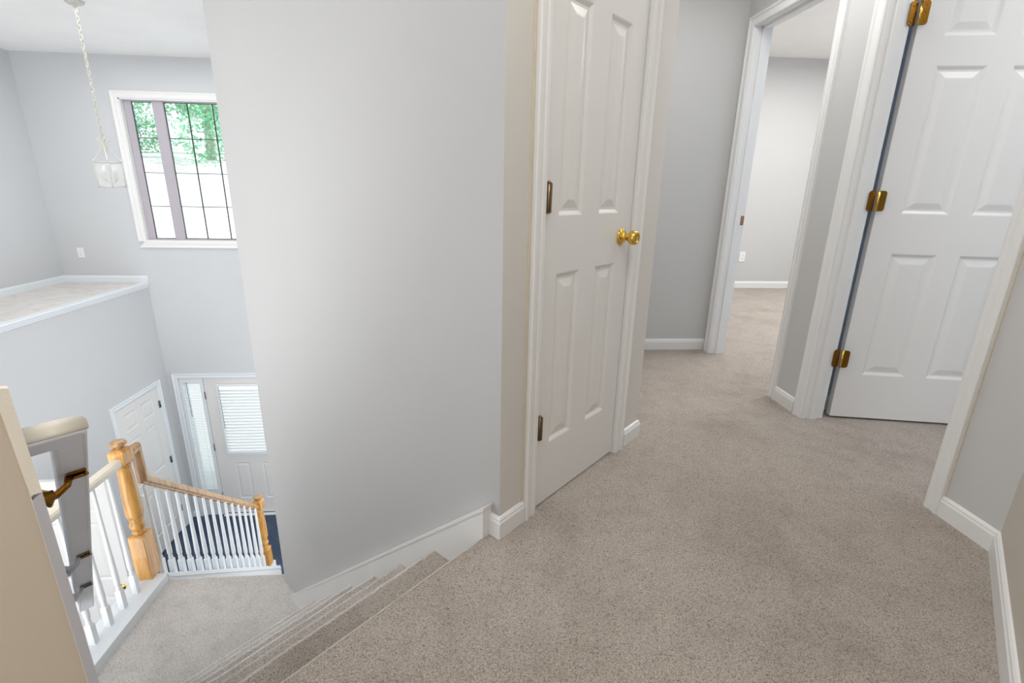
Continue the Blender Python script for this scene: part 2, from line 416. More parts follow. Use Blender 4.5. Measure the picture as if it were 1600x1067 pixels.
def jambs(mb, o, ux, n, w, h, depth, th=.016, z0=0, stop=.05):
    """lining of the opening, going back along -n"""
    o = Vector(o); ux = Vector(ux).normalized(); n = Vector(n).normalized()
    f = lambda x, y, z: o + ux * x - n * y + Vector((0, 0, z))
    for a, b in ((-.004, th - .004), (w - th + .004, w + .004)): mb.box(a, -.001, z0, b, depth, h + .002, f)
    mb.box(-.004, -.001, h - th + .004, w + .004, depth, h + .004, f)
    if stop:
        for a, b in ((th - .004, th + .007), (w - th - .007, w - th + .004)): mb.box(a, stop, z0, b, stop + .035, h - .012, f)
        mb.box(th, stop, h - th - .007, w - th, stop + .035, h - th + .004, f)
    return mb

# ------------------------------------------------------------------ six panel door leaf
ZP = [(.2296, .828), (1.006, 1.604), (1.714, 1.925)]
def door_mesh(cols, w, h, th, o, ux, n, z0, rows=ZP, hole=None):
    """face plane at o, width along ux, outward normal n; body goes back along -n"""
    o = Vector(o); ux = Vector(ux).normalized(); n = Vector(n).normalized()
    P = lambda x, z, d=0: o + ux * x + n * d + Vector((0, 0, z0 + z))
    mb = MB()
    xs = sorted({0, w, *[c for q in cols for c in q]}); zs = sorted({0, h, *[c for q in rows for c in q]})
    for side in (0, 1):
        off = 0 if side == 0 else -th; sg = 1 if side == 0 else -1
        for i in range(len(xs) - 1):
            for j in range(len(zs) - 1):
                a, b, c, d = xs[i], xs[i + 1], zs[j], zs[j + 1]
                if hole and (a, b) == hole[0] and (c, d) == hole[1]: continue
                if (a, b) in cols and (c, d) in rows:
                    rings = [(0, 0), (.004, -.0015), (.014, -.008), (.022, -.008), (.046, -.0015), (.05, -.001)]
                    prev = None
                    for k, (ins, dep) in enumerate(rings):
                        q = [P(a + ins, c + ins, off + sg * dep), P(b - ins, c + ins, off + sg * dep), P(b - ins, d - ins, off + sg * dep), P(a + ins, d - ins, off + sg * dep)]
                        if prev: mb.add(prev + q, [(r, (r + 1) % 4, 4 + (r + 1) % 4, 4 + r) for r in range(4)])
                        prev = q
                    mb.add(prev, [(0, 1, 2, 3)])
                else:
                    mb.add([P(a, c, off), P(b, c, off), P(b, d, off), P(a, d, off)], [(0, 1, 2, 3)])
    # edges
    for i in range(len(zs) - 1):
        for x in (0, w): mb.add([P(x, zs[i]), P(x, zs[i + 1]), P(x, zs[i + 1], -th), P(x, zs[i], -th)], [(0, 1, 2, 3)])
    for i in range(len(xs) - 1):
        for z in (0, h): mb.add([P(xs[i], z), P(xs[i + 1], z), P(xs[i + 1], z, -th), P(xs[i], z, -th)], [(0, 1, 2, 3)])
    if hole:
        (a, b), (c, d) = hole
        for q in (((a, c), (b, c)), ((b, c), (b, d)), ((b, d), (a, d)), ((a, d), (a, c))):
            mb.add([P(*q[0]), P(*q[1]), P(*q[1], -th), P(*q[0], -th)], [(0, 1, 2, 3)])
    return mb

def knob(parent, c, n, mat='brass', name='door_knob', s=1.0):
    prof = [(.030, 0), (.032, .003), (.028, .007), (.016, .010), (.012, .014), (.012, .030), (.018, .034), (.024, .040), (.0265, .050), (.0255, .060), (.021, .066), (.017, .067), (.016, .064), (.0, .064)]
    mb = MB().lathe([(r * s, h * s) for r, h in prof], c, 28, n)
    return obj(name, mb, mat, parent)

# ---- hall closet door (door_1)
cf = W0 - .004
dn = Vector((S, -S, 0))
leaf_w = .552 - .012
o_ = pt(t1 + .006, cf + .006)
d = door_mesh([(.0686, .2015), (.3043, .4397)], leaf_w, 2.018, .035, o_, D1, dn, .012)
door1 = tag(obj('door_1', d, 'door'), 'narrow white six-panel hall closet door with a brass knob', 'door', kind='structure')
knob(door1, pt(t2 - .072, cf + .006, .932), dn)
for hz in (.3264, 1.0717, 1.805):
    mb = MB(); c = pt(t1 + .004, cf - .006, hz - .042)
    mb.lathe([(.0055, 0), (.0055, .084)], c, 10); mb.lathe([(.0035, -.004), (.006, -.002), (.006, .0)], c, 10); mb.lathe([(.006, .084), (.0065, .087), (.002, .091)], c, 10)
    mb.box(.0, -.003, 0, .006, .008, .084, fxy(c, D1, -D2))
    obj('hinge', mb, 'bronze', door1)
m = casing(MB(), pt(t1 - .004, W0), D1, dn, .560, DH, cw=1.05)
jambs(m, pt(t1 - .012, W0), D1, dn, .576, DH + .012, TH, stop=.046)
struct('trim_2', m, 'trim', 'white moulded casing around the hall closet door', 'door casing')
m = MB().box(0, -.0005, .08, .010, .004, CEIL, fxy(pt(t1 - .004 - .0725, W0), D1, dn))
struct('trim_3', m, 'caulk', 'yellowed caulk line down the left side of closet casing', 'caulk')

# ---- bedroom doorway trim
m = casing(MB(), (WX, 3.235, 0), (0, -1, 0), (-1, 0, 0), .748, DH - .01)
jambs(m, (WX, 3.243, 0), (0, -1, 0), (-1, 0, 0), .764, DH, .106, stop=.04)
tr = struct('trim_4', m, 'trim', 'white casing and jamb of the far open bedroom doorway', 'door casing')
mb = MB().box(1.757, 3.229, .890, 1.781, 3.2315, .950); mb.box(1.764, 3.2283, .908, 1.774, 3.2295, .932)
obj('strike_plate', mb, 'copper', tr)
# ---- near doorway trim
m = casing(MB(), (WX, 2.192, 0), (0, -1, 0), (-1, 0, 0), 2.192 - 1.464, DH - .01)
jambs(m, (WX, 2.200, 0), (0, -1, 0), (-1, 0, 0), 2.200 - 1.456, DH, .106, stop=.03)
tr2 = struct('trim_5', m, 'trim', 'white casing and jamb of the near doorway holding the open door', 'door casing')
m = MB().box(WX - .004, 1.402, .08, WX, 1.406, CEIL)
struct('trim_6', m, 'caulk', 'yellowed caulk line beside the near door casing', 'caulk')

# ---- open white door (door_2)
phi = .20
ux = Vector((math.cos(phi), -math.sin(phi), 0)); un = Vector((-math.sin(phi), -math.cos(phi), 0))
o2 = Vector((1.823, 2.192, 0))
d = door_mesh([(.106, .303), (.397, .594)], .719, 2.018, .035, o2, ux, un, .012)
door2 = tag(obj('door_2', d, 'door'), 'open white six-panel door with three brass hinges on its left edge', 'door', kind='structure')
for hz in (.3264, 1.0717, 1.8016):
    h_ = obj('hinge', MB().lathe([(.0055, 0), (.0055, .086)], (1.803, 2.170, hz - .043), 12), 'brass', door2)
    def leafm(c, u, n, sgn):
        mb = MB(); r = .012; pts = []
        w, hh = .030, .088
        arcs = [(w - r, -hh / 2 + r, -90), (w - r, hh / 2 - r, 0)]
        pts = [(0, -hh / 2)]
        for cx, cz, a0 in arcs:
            for k in range(6): a = math.radians(a0 + k * 18); pts.append((cx + r * math.cos(a), cz + r * math.sin(a)))
        pts.append((0, hh / 2)); n_ = len(pts)
        f = lambda x, z, d_: Vector(c) + Vector(u) * (x * sgn) + Vector(n) * d_ + Vector((0, 0, z))
        mb.add([f(x, z, 0) for x, z in pts] + [f(x, z, .0025) for x, z in pts], [tuple(range(n_)), tuple(range(n_, 2 * n_))] + [(i, (i + 1) % n_, n_ + (i + 1) % n_, n_ + i) for i in range(n_)])
        for zz in (-.028, 0, .028): mb.lathe([(.0035, .002), (.003, .004)], f(.018, zz, 0), 8, n)
        return mb
    obj('hinge_leaf', leafm((1.797, 2.184, hz), (1, 0, 0), (0, -1, 0), -1), 'agedbrass', h_)
    obj('hinge_leaf', leafm(Vector((1.806, 2.171, hz)), ux, un, 1), 'agedbrass', h_)

# ------------------------------------------------------------------ upper stairs
st = empty('carpeted_stairs', pt(.5, 1.6, ZL), 'upper flight of taupe carpeted stairs dropping from the hall to the landing', 'stairs')
for i in range(7):
    z = -i * R_; zb = -(i + 1) * R_; n_ = NOS[i]; back = (.9448 if i == 0 else NOS[i - 1] - .045)
    r = .017 if i == 0 else .021
    prof = [(back, zb - .02), (back, z)]
    for k in range(9):
        a = math.radians(90 - k * 22.5); prof.append((n_ - r + r * math.cos(a), z - r + r * math.sin(a) * (1)))
    prof += [(n_ - .028, z - 2 * r - .004), (n_ - .032, zb - .02)]
    # split the long tread edge for a soft wobble
    kt = 2 if i == 0 else 6
    top = [(back + (n_ - r - back) * k / (kt - 1), z) for k in range(kt)]
    prof = [prof[0]] + top + prof[3:]
    mb = MB().extr(prof, .0343 * NOS[i], .992, lambda t, u, w: pt(t, u, w), seg=110, jit=.0022, smooth=True, u0=back)
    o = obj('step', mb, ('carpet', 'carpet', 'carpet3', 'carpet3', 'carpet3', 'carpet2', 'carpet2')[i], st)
    o.data.materials.append(M['lit_nosing' if i < 3 else 'lit_nosing_ledge'])
    paint_lit_nosing(o, lambda q: (-q.x + q.y) * S > n_ - r * 1.9 and q.z > z - 2.1 * r)  # nosing faces painted paler, in place of light catching them
# landing
m = MB().prism([(-1.905, 2.70), (-1.19, 2.70), pt(1.03, 2.70), pt(1.03, 2.21), pt(-.02, 2.21), (-1.905, 1.62)], ZL - .16, ZL)
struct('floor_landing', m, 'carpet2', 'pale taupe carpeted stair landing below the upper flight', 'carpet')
# lower flight
ls = empty('carpeted_stairs', (-1.55, 3.9, ZF), 'lower flight of carpeted stairs going down from the landing to the foyer', 'stairs')
nR = 11; rr = (ZL - ZF) / nR; g2 = .209
for i in range(nR):
    z = ZL - i * rr; y1 = 2.716 + g2 * i; y0 = (2.6995 if i == 0 else y1 - g2 - .02); r = .015; zb = z - rr
    prof = [(y0, zb + .0), (y0, z)] + [(y1 - r + r * math.cos(math.radians(90 - k * 30)), z - r + r * math.sin(math.radians(90 - k * 30))) for k in range(7)] + [(y1 - .025, z - .035), (y1 - .025, zb)]
    mb = MB().extr(prof, -1.90, -1.195, lambda t, u, w: Vector((t, u, w)), seg=50, jit=.0015, smooth=True, u0=y0)
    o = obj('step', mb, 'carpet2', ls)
    o.data.materials.append(M['lit_nosing_ledge']); paint_lit_nosing(o, lambda q: q.y > y1 - r * 1.3 and q.z > z - 2 * r)  # lower nosings likewise painted paler for the light they catch

# ------------------------------------------------------------------ stair side wall (left), guard wall
K = .0383
def rad(a, b, z): return Vector(D2 * b + D1 * (a * b)) + Vector((0, 0, z))
gw = MB().extr([(-1.0, 0), (-1.0, .818), (.0235, .815), (.0235, 0)], .95, 1.06, lambda t, u, w: D2 * t + D1 * u + Vector((0, 0, w)))
struct('wall_guard', gw, 'beige', 'beige painted half wall at the lower left corner beside the stair top', 'wall')
prof = [(1.06, 0), (1.06, .79), (1.32, .655), (2.45, -.46), (2.45, ZF), (1.2, ZF), (1.06, -.3)]
m = MB(); n_ = len(prof)
va = [rad(K - .004, b, z) for b, z in prof]; vb = [rad(K - .004, b, z) - D1 * .11 for b, z in prof]
m.add(va + vb, [tuple(range(n_)), tuple(range(n_, 2 * n_))[::-1]] + [(i, (i + 1) % n_, n_ + (i + 1) % n_, n_ + i) for i in range(n_)])
struct('wall_stairside', m, 'trimcool', 'low white wall on the left of the upper stairs carrying the handrail', 'wall')
m = MB().extr([(.0240, .650), (.0190, .822), (.0345, .818), (.0372, .650)], .947, .962, lambda t, u, w: D2 * t + D1 * u + Vector((0, 0, w)), seg=1)
m.extr([(.0235, .0), (.0235, .655), (.0245, .655), (.0245, 0)], .9485, .951, lambda t, u, w: D2 * t + D1 * u + Vector((0, 0, w)))
struct('trim_7', m, 'cream', 'rough cream plaster edge strip on the end of the beige half wall', 'corner bead')
m = MB().extr([(.0245, -.2), (.0245, .640), (.0372, .650), (.0365, -.2)], .946, .962, lambda t, u, w: D2 * t + D1 * u + Vector((0, 0, w)))
struct('trim_8', m, 'boardgrey', 'grey-white board strip below the cream plaster edge', 'trim board')

# ------------------------------------------------------------------ wall handrail of upper flight
hr = empty('handrail', (-.85, .95, .58), 'worn white wall handrail with brass brackets running down the upper stairs', 'handrail')
P0 = Vector((-.784, .971, .609)); P1 = Vector((-1.526, 1.738, -.457))
vd = (P1 - P0).normalized()                     # down the slope along the right lower edge
Q0 = Vector((-.845, .912, .608))
ud = (Q0 - P0); ud -= vd * ud.dot(vd); ud.normalize()   # towards the wall
wn = vd.cross(ud); wn = wn if wn.z > 0 else -wn  # up normal
RW = .047
def rp(u, v, w): return P0 + ud * u + vd * v + wn * w
top_prof = [(0, 0), (-.004, .002), (-.006, .010), (-.006, .026), (.002, .040), (.014, .047), (.033, .047), (.045, .040), (.053, .026), (.053, .010), (.051, .002), (.047, 0)]
mb = MB(); n_ = len(top_prof); Lr = 1.98
# mitred rail + wall return as one swept piece: return runs along u, rail along v
a = [rp(u, .047 - u if False else u, w) for u, w in top_prof]
b = [rp(u, Lr, w) for u, w in top_prof]
mb.add(a + b, [(i, (i + 1) % n_, n_ + (i + 1) % n_, n_ + i) for i in range(n_)] + [tuple(range(n_, 2 * n_))], False)
c = [rp(.092, u, w) for u, w in top_prof]
mb.add(a + c, [(i, (i + 1) % n_, n_ + (i + 1) % n_, n_ + i) for i in range(n_)] + [tuple(range(n_, 2 * n_))], False)
rail = obj('rail', mb, 'grimy', hr, bevel=.0015)
# cream weathered roll on the top end
mb = MB()
cc = [(-.0015 + -.006, .004), (-.0085, .010), (-.0085, .026), (.000, .0415), (.013, .0487), (.034, .0487), (.034, .046), (.002, .038), (-.005, .026), (-.005, .004)]
a = [rp(u, u, w) for u, w in cc]; c = [rp(.0925, u, w) for u, w in cc]; n_ = len(cc)
mb.add(a + c, [(i, (i + 1) % n_, n_ + (i + 1) % n_, n_ + i) for i in range(n_)] + [tuple(range(n_))[::-1], tuple(range(n_, 2 * n_))], True)
obj('end_return', mb, 'creamtrim', hr)
mb = MB().lathe([(.002, 0), (.002, .001)], rp(.078, -.0072, .020), 8, -vd); obj('nail_hole', mb, 'dark', hr)
mb = MB().box(-.0005, 0, -.0012, .0035, 1, .0, lambda x, y, z: rp(x, .004 + y * (Lr - .02), z)); mb.box(.0435, 0, -.0012, .0475, 1, .0, lambda x, y, z: rp(x, .05 + y * (Lr - .07), z))
obj('edge_bead', mb, 'trim', rail)
for (bb, plate, rose, mt, sc_) in (((0, 0), (-.893, 1.065, .462), (-.923, 1.0, .437), 'agedbrass', 1.0),
                                  ((0, 0), (-1.27, 1.437, -.066), (-1.325, 1.433, -.124), 'bronze', .9),
                                  ((0, 0), (-1.50, 1.683, -.40), (-1.497, 1.614, -.40), 'steel', .8)):
    Pp = Vector(plate); Rr = Vector(rose)
    v0 = (Pp - P0).dot(vd)
    br = obj('bracket', MB().tube([Rr + Vector((0, 0, 0)), Rr + (rp(.040, v0, -.03) - Rr) * .45 + Vector((0, 0, -.004)), rp(.040, v0, -.024), rp(.032, v0 - .0, -.006)], [.011 * sc_, .0085 * sc_, .0075 * sc_, .008 * sc_], 10), mt if sc_ == 1 else 'boardgrey', hr)
    mb = MB().box(.002, v0 - .012 * sc_, -.006, .036, v0 + .010 * sc_, -.0012, rp); mb.tube([rp(.004, v0 + .004, -.010), rp(.034, v0 + .004, -.010)], .0045 * sc_, 8); mb.tube([rp(.003, v0 + .002, -.006), rp(.003, v0 + .002, -.013)], .005 * sc_, 8)
    obj('saddle', mb, mt, br, bevel=.001)
    mb = MB().lathe([(.001, -.006), (.020 * sc_, -.004), (.023 * sc_, 0), (.021 * sc_, .004), (.012 * sc_, .012), (.010 * sc_, .018)], Rr, 16, (D1 + Vector((0, 0, .25))))
    obj('rose', mb, mt if sc_ == 1 else 'boardgrey', br)

# ------------------------------------------------------------------ landing balustrade
bal = empty('stair_balustrade', (-2.0, 2.69, ZL), 'oak newel posts and rails with white balusters around the landing and lower stairs', 'stair railing')
ZC = -1.238
mb = MB().box(-2.022, 1.3, ZL - .16, -1.905, 2.69, ZC)
obj('landing_curb', mb, 'trimcool', bal, bevel=.004)
mb = MB().box(-2.078, 1.3, ZL - .30, -2.022, 2.69, ZC - .004); obj('outer_fascia', mb, 'trimcool', bal)
SL = (-2.463 + 1.233) / (4.148 - 2.686)
def capz(y): return ZC + (y - 2.69) * SL
prof = [(2.69, ZC), (4.20, capz(4.20)), (4.20, capz(4.20) - .10), (4.1, capz(4.1) - .34), (2.69, ZC - .34)]
mb = MB().extr(prof, -2.05, -1.902, lambda t, u, w: Vector((t, u, w))); obj('stringer', mb, 'trimcool', bal, bevel=.003)
mb = MB().extr([(2.70, ZC - .030), (4.20, capz(4.20) - .030), (4.20, capz(4.20) - .036), (2.70, ZC - .036)], -1.902, -1.896, lambda t, u, w: Vector((t, u, w))); obj('stringer_bead', mb, 'trimcool', bal)
def newel(c, H, s=1.0, blk=.31):
    """turned oak newel: c base centre"""
    root = obj('newel_post', MB().lathe([(.045 * s, 0), (.045 * s, blk - .012), (.036 * s, blk)], c, square=True), 'oak', bal, bevel=.003)
    c = Vector(c)
    z0 = blk; z1 = H - .145
    L = z1 - z0
    pr = [(.030, z0 - .004), (.034, z0 + .006), (.034, z0 + .012), (.026, z0 + .018), (.030, z0 + .028), (.040, z0 + .045), (.041, z0 + .060), (.034, z0 + .078), (.028, z0 + .086), (.036, z0 + .092), (.036, z0 + .100), (.030, z0 + .106), (.041, z0 + .118), (.0445, z0 + .135), (.0445, z0 + .16)]
    top = z1
    pr += [(.0425, z0 + .15 + (L - .15) * .35), (.0375, z0 + .15 + (L - .15) * .7), (.034, top - .03), (.037, top - .022), (.038, top - .014), (.031, top - .008), (.034, top + .002)]
    obj('turned_shaft', MB().lathe([(r * s, h) for r, h in pr], c, 28), 'oak', root)
    obj('upper_block', MB().lathe([(.036 * s, top), (.044 * s, top + .016), (.044 * s, top + .085), (.030 * s, top + .100)], c, square=True), 'oak', root, bevel=.006)
    obj('finial', MB().lathe([(.022 * s, top + .098), (.016 * s, top + .110), (.020 * s, top + .114), (.040 * s, top + .122), (.043 * s, top + .130), (.036 * s, top + .141), (.015 * s, top + .146), (0, top + .1465)], c, 24), 'oakrail', root)
newel((-2.008, 2.685, ZC), .925)
mb = MB().box(-2.045, 4.075, capz(4.12) - .06, -1.935, 4.185, capz(4.12) + .012)
obj('newel_foot', mb, 'trimcool', bal)
newel((-1.988, 4.125, capz(4.12) + .012), .775, .92, .20)
# rail profile swept in the Y-Z plane
RP = [(-.018, -.026), (-.018, -.018), (-.029, -.010), (-.030, .008), (-.022, .020), (-.010, .026), (.010, .026), (.022, .020), (.030, .008), (.029, -.010), (.018, -.018), (.018, -.026)]
def railsweep(path, x):
    mb = MB(); n = len(RP); vs = []
    for i, (y, z) in enumerate(path):
        d0 = Vector(path[i]) - Vector(path[i - 1]) if i > 0 else None
        d1 = Vector(path[i + 1]) - Vector(path[i]) if i < len(path) - 1 else None
        n0 = Vector((-d0.y, d0.x)).normalized() if d0 else None; n1 = Vector((-d1.y, d1.x)).normalized() if d1 else None
        if n0 and n1:
            mm = (n0 + n1).normalized(); mm = mm / max(.3, mm.dot(n0))
        else: mm = n0 or n1
        for u, w in RP: vs.append((x + u, y + mm.x * w, z + mm.y * w))
    mb.add(vs, [(s * n + i, s * n + (i + 1) % n, (s + 1) * n + (i + 1) % n, (s + 1) * n + i) for s in range(len(path) - 1) for i in range(n)] + [tuple(range(n))[::-1], tuple(range((len(path) - 1) * n, len(path) * n))])
    return mb
obj('landing_handrail', railsweep([(1.35, -.432), (2.65, -.432)], -2.005), 'creamtrim', bal, bevel=.002)
RY0, RZ0, RY1, RZ1 = 2.800, -.632, 4.095, -1.762
RS = (RZ1 - RZ0) / (RY1 - RY0)
obj('sloping_handrail', railsweep([(2.72, -.418), (2.795, -.418), (RY0, RZ0), (RY1, RZ1)], -2.0), 'oakrail', bal, bevel=.002)
def bal_mesh(H):
    mb = MB(); s = .0155
    mb.lathe([(s, 0), (s, .118), (.010, .128)], (0, 0, 0), square=True)
    pr = [(.0105, .124), (.0125, .130), (.0145, .138), (.0125, .146), (.0095, .150), (.0125, .156), (.0150, .172), (.0155, .195), (.0145, .24), (.0125, .36), (.0105, .50), (.0095, H - .02), (.0095, H)]
    mb.lathe(pr, (0, 0, 0), 12)
    return mb
H1 = -.432 - .026 - ZC
b1 = None
ys = [2.545 - .1155 * i for i in range(11)]
for y in ys:
    org = (-1.998, y, ZC)
    if b1 is None:
        b1 = obj('baluster', bal_mesh(H1 + .004), 'trimcool', None, origin=(0, 0, 0))
        b1.parent = bal; b1.location = Vector(org) - WLOC[bal]
    else: dup(b1, bal, org)
b2 = None
for i in range(15):
    y = 2.775 + .0905 * i
    zc = capz(y) - .012; zt = (RZ0 if y < RY0 else RZ0 + (y - RY0) * RS) - .03
    org = (-1.985, y, zc)
    if b2 is None:
        b2 = obj('baluster', bal_mesh(zt - zc), 'trimcool', None, origin=(0, 0, 0))
        b2.parent = bal; b2.location = Vector(org) - WLOC[bal]
    else:
        dup(b2, bal, org)

# ------------------------------------------------------------------ plant ledge
m = MB().box(XLL, 1.0 - 2, -.13, XL - .0, YF, -.062)
struct('plant_ledge', m, 'lit_nosing_ledge', 'pale plant ledge above the foyer closet, topped with light carpet', 'ledge')
lp = [(-.05, -.062), (-.05, -.056), (.026, -.056), (.030, -.062), (.028, -.074), (.014, -.080), (.014, -.100), (.008, -.108), (.008, -.118), (0, -.122), (0, -.062)]
m = MB().extr(lp, -1.0, YF - .001, lambda t, u, w: Vector((XL + u, t, w)))
struct('trim_9', m, 'trimcool', 'white moulded edge along the front of the plant ledge', 'trim')

# ------------------------------------------------------------------ foyer doors
XN = (1, 0, 0)
d = door_mesh([(.12, .335), (.425, .64)], .756, 2.018, .035, (XL - .004, fy0 + .007, 0), (0, 1, 0), XN, ZF + .012)
d3 = tag(obj('door_3', d, 'door'), 'closed white six-panel door in the foyer side wall', 'door', kind='structure')
for hz in (.30, 1.03, 1.80):
    obj('hinge', MB().lathe([(.007, 0), (.007, .09)], (XL + .003, fy1 - .006, ZF + hz - .045), 8).box(XL - .004, fy1 - .028, ZF + hz - .045, XL + .001, fy1 + .012, ZF + hz + .045), 'steel', d3)
knob(d3, (XL - .004, fy0 + .085, ZF + .94), XN, 'plastic')
obj('keyhole', MB().lathe([(.006, 0), (.006, .003)], (XL + .061, fy0 + .085, ZF + .94), 10, XN), 'dark', d3)
m = casing(MB(), (XL, fy0, ZF), (0, 1, 0), XN, .77, 2.04)
jambs(m, (XL, fy0 - .004, ZF), (0, 1, 0), XN, .778, 2.048, .1, stop=0)
struct('trim_10', m, 'trimcool', 'white casing around the closed foyer door', 'door casing')
# open foyer door at Y 3.9
d = door_mesh([(.12, .335), (.425, .64)], .756, 2.018, .035, (XL + .012, 3.895, 0), (1, 0, 0), (0, -1, 0), ZF + .012)
d4 = tag(obj('door_4', d, 'door'), 'white six-panel foyer door standing open behind the landing balusters', 'door', kind='structure')
knob(d4, (XL + .012 + .756 - .065, 3.895, ZF + .93), (0, -1, 0), 'brass')
for hz in (.30, 1.03, 1.80): obj('hinge', MB().lathe([(.007, 0), (.007, .09)], (XL + .008, 3.888, ZF + hz - .045), 8), 'steel', d4)
m = casing(MB(), (XL, 3.12, ZF), (0, 1, 0), XN, .78, 2.04)
jambs(m, (XL, 3.12, ZF), (0, 1, 0), XN, .78, 2.04, .1, stop=0)
struct('trim_11', m, 'trimcool', 'white casing around the doorway of the open foyer door', 'door casing')

# ------------------------------------------------------------------ entry door unit
YN = (0, -1, 0)
m = casing(MB(), (dx0, YF, ZF), (1, 0, 0), YN, dx1 - dx0, dz1 - ZF)
f = MB()
f.box(dx0 - .001, YF + .02, ZF, -3.705, YF + .13, dz1); f.box(-3.50, YF + .02, ZF, -3.455, YF + .13, dz1)      # sidelight stiles
f.box(-3.705, YF + .02, ZF, -3.50, YF + .13, -2.955); f.box(-3.705, YF + .02, -1.375, -3.50, YF + .13, dz1)
f.box(-2.53, YF + .02, ZF, -2.49, YF + .13, dz1); f.box(dx1 - .04, YF + .02, ZF, dx1 + .001, YF + .13, dz1)
f.box(-2.49, YF + .02, ZF, dx1 - .04, YF + .13, -2.955); f.box(-2.49, YF + .02, -1.375, dx1 - .04, YF + .13, dz1)
f.box(-3.455, YF + .06, dz1 - .012, -2.53, YF + .13, dz1)
m.v += f.v and []; n0 = len(m.v); m.v += f.v; m.f += [tuple(n0 + i for i in q) for q in f.f]; m.smooth += f.smooth
tf = struct('trim_12', m, 'trimcool', 'white frame with sidelight around the front entry door', 'door frame')
hole = ((.155, .745), (.955, 1.925))
d = door_mesh([(.155 + .07, .155 + .26), (.155 + .41, .155 + .59)], .915, 2.018, .045, (-3.450, YF + .025, 0), (1, 0, 0), YN, ZF + .02, rows=[(.23, .78)])
# rebuild with a lite opening
d = MB()
c1, c2 = (.225, .42), (.575, .745)
dd = door_mesh([c1, c2], .915, .90, .045, (-3.450, YF + .025, 0), (1, 0, 0), YN, ZF + .02, rows=[(.23, .79)])
d = dd
d.box(-3.450, YF + .025, ZF + .92, -3.295, YF + .07, ZF + 2.04); d.box(-2.69, YF + .025, ZF + .92, -2.535, YF + .07, ZF + 2.04)
d.box(-3.295, YF + .025, ZF + .92, -2.69, YF + .07, ZF + .955); d.box(-3.295, YF + .025, ZF + 1.94, -2.69, YF + .07, ZF + 2.04)
d5 = tag(obj('door_5', d, 'door'), 'white front entry door with a blind-covered glass upper half', 'door', kind='structure')
m = MB()
for q in ((-3.31, .925, -3.285, 1.955), (-2.70, .925, -2.675, 1.955), (-3.285, .925, -2.70, .95), (-3.285, 1.93, -2.70, 1.955)): m.box(q[0], YF + .012, ZF + q[1], q[2], YF + .026, ZF + q[3])
obj('lite_frame', m, 'trimcool', d5, bevel=.004)
obj('lite_glass', MB().box(-3.29, YF + .045, ZF + .95, -2.70, YF + .050, ZF + 1.935), 'glass', d5)
knob(d5, (-2.60, YF + .025, ZF + .95), YN, 'steel')
for hz in (.3, 1.05, 1.8): obj('hinge', MB().lathe([(.007, 0), (.007, .1)], (-3.453, YF + .018, ZF + hz - .05), 8), 'steel', d5)
obj('gap_shade', MB().box(-3.45, YF + .02, ZF + .012, -2.535, YF + .068, ZF + .021), 'dark', d5)  # dark strip filling the gap under the door, stands in for its shade
struct('trim_13', MB().box(-3.46, YF - .03, ZF, -2.52, YF + .12, ZF + .011), 'trimcool', 'pale threshold under the front entry door', 'threshold')
w2 = struct('window_2', MB().box(-3.705, YF + .08, -2.955, -3.50, YF + .085, -1.375), 'glass', 'narrow sidelight glass beside the front entry door', 'window')
struct('window_3', MB().box(-2.49, YF + .08, -2.955, -2.24, YF + .085, -1.375), 'glass', 'far sidelight glass right of the front entry door', 'window')
def blind(x0, x1, z0, z1, y, label, tilt, wand, sp=.0235):
    e = empty('mini_blind', ((x0 + x1) / 2, y, z0), label, 'blinds', 'mini blinds at the front entry')
    obj('headrail', MB().box(x0 - .004, y - .016, z1 - .03, x1 + .004, y + .014, z1 + .002), 'plastic', e, bevel=.002)
    m = MB(); n = int((z1 - .04 - z0) / sp)
    for i in range(n):
        z = z0 + .02 + i * sp; w = sp * .40; ca, sa = math.cos(tilt) * w, math.sin(tilt) * w
        m.add([(x0, y - ca, z - sa), (x1, y - ca, z - sa), (x1, y, z + .0015), (x0, y, z + .0015), (x1, y + ca, z + sa), (x0, y + ca, z + sa)], [(0, 1, 2, 3), (3, 2, 4, 5)])
    obj('slats', m, 'slat', e)
    obj('bottom_rail', MB().box(x0, y - .011, z0, x1, y + .011, z0 + .012), 'plastic', e, bevel=.002)
    for x in (x0 + .04, x1 - .04): obj('ladder_cord', MB().tube([(x, y - .014, z0 + .01), (x, y - .014, z1 - .02)], .0012, 5), 'plastic', e)
    obj('tilt_wand', MB().tube([(x0 + wand[0], y - .020, z1 - .02), (x0 + wand[0] + .004, y - .022, z1 - wand[1])], .003, 6), 'steel', e)
    return e
blind(-3.280, -2.705, -2.375, -1.385, YF + .0, 'white mini blind on the front entry door glass', .62, (.025, .62), .044)
blind(-3.702, -3.503, -2.95, -1.335, YF + .03, 'narrow white mini blind in the sidelight beside the entry door', .45, (.045, .50))

# ------------------------------------------------------------------ foyer window
m = casing(MB(), (wx0, YF, 0), (1, 0, 0), YN, wx1 - wx0, wz1, z0=wz0, sides='LTRB', cw=1.25)
jambs(m, (wx0, YF, 0), (1, 0, 0), YN, wx1 - wx0, wz1, .09, z0=wz0, stop=0)
m.box(wx0, YF, wz0 - .002, wx1, YF + .09, wz0 + .014)
win = struct('window_1', m, 'trim', 'white framed gridded window high in the foyer front wall', 'window', bevel=0)
s_ = MB(); y0, y1 = YF + .055, YF + .095
gz0, gz1 = .447, 1.922
s_.box(-3.785, y0, wz0, -3.716, y1, wz1); s_.box(-3.486, y0 - .01, wz0, -3.380, y1, wz1)
s_.box(-3.716, y0, gz1, -2.13, y1, wz1); s_.box(-3.716, y0, wz0, -2.13, y1, gz0)
s_.box(-2.60, y0 - .01, gz0, -2.50, y1, gz1); s_.box(-2.20, y0, wz0, -2.13, y1, wz1)
obj('sash', s_, 'sash', win)
g_ = MB()
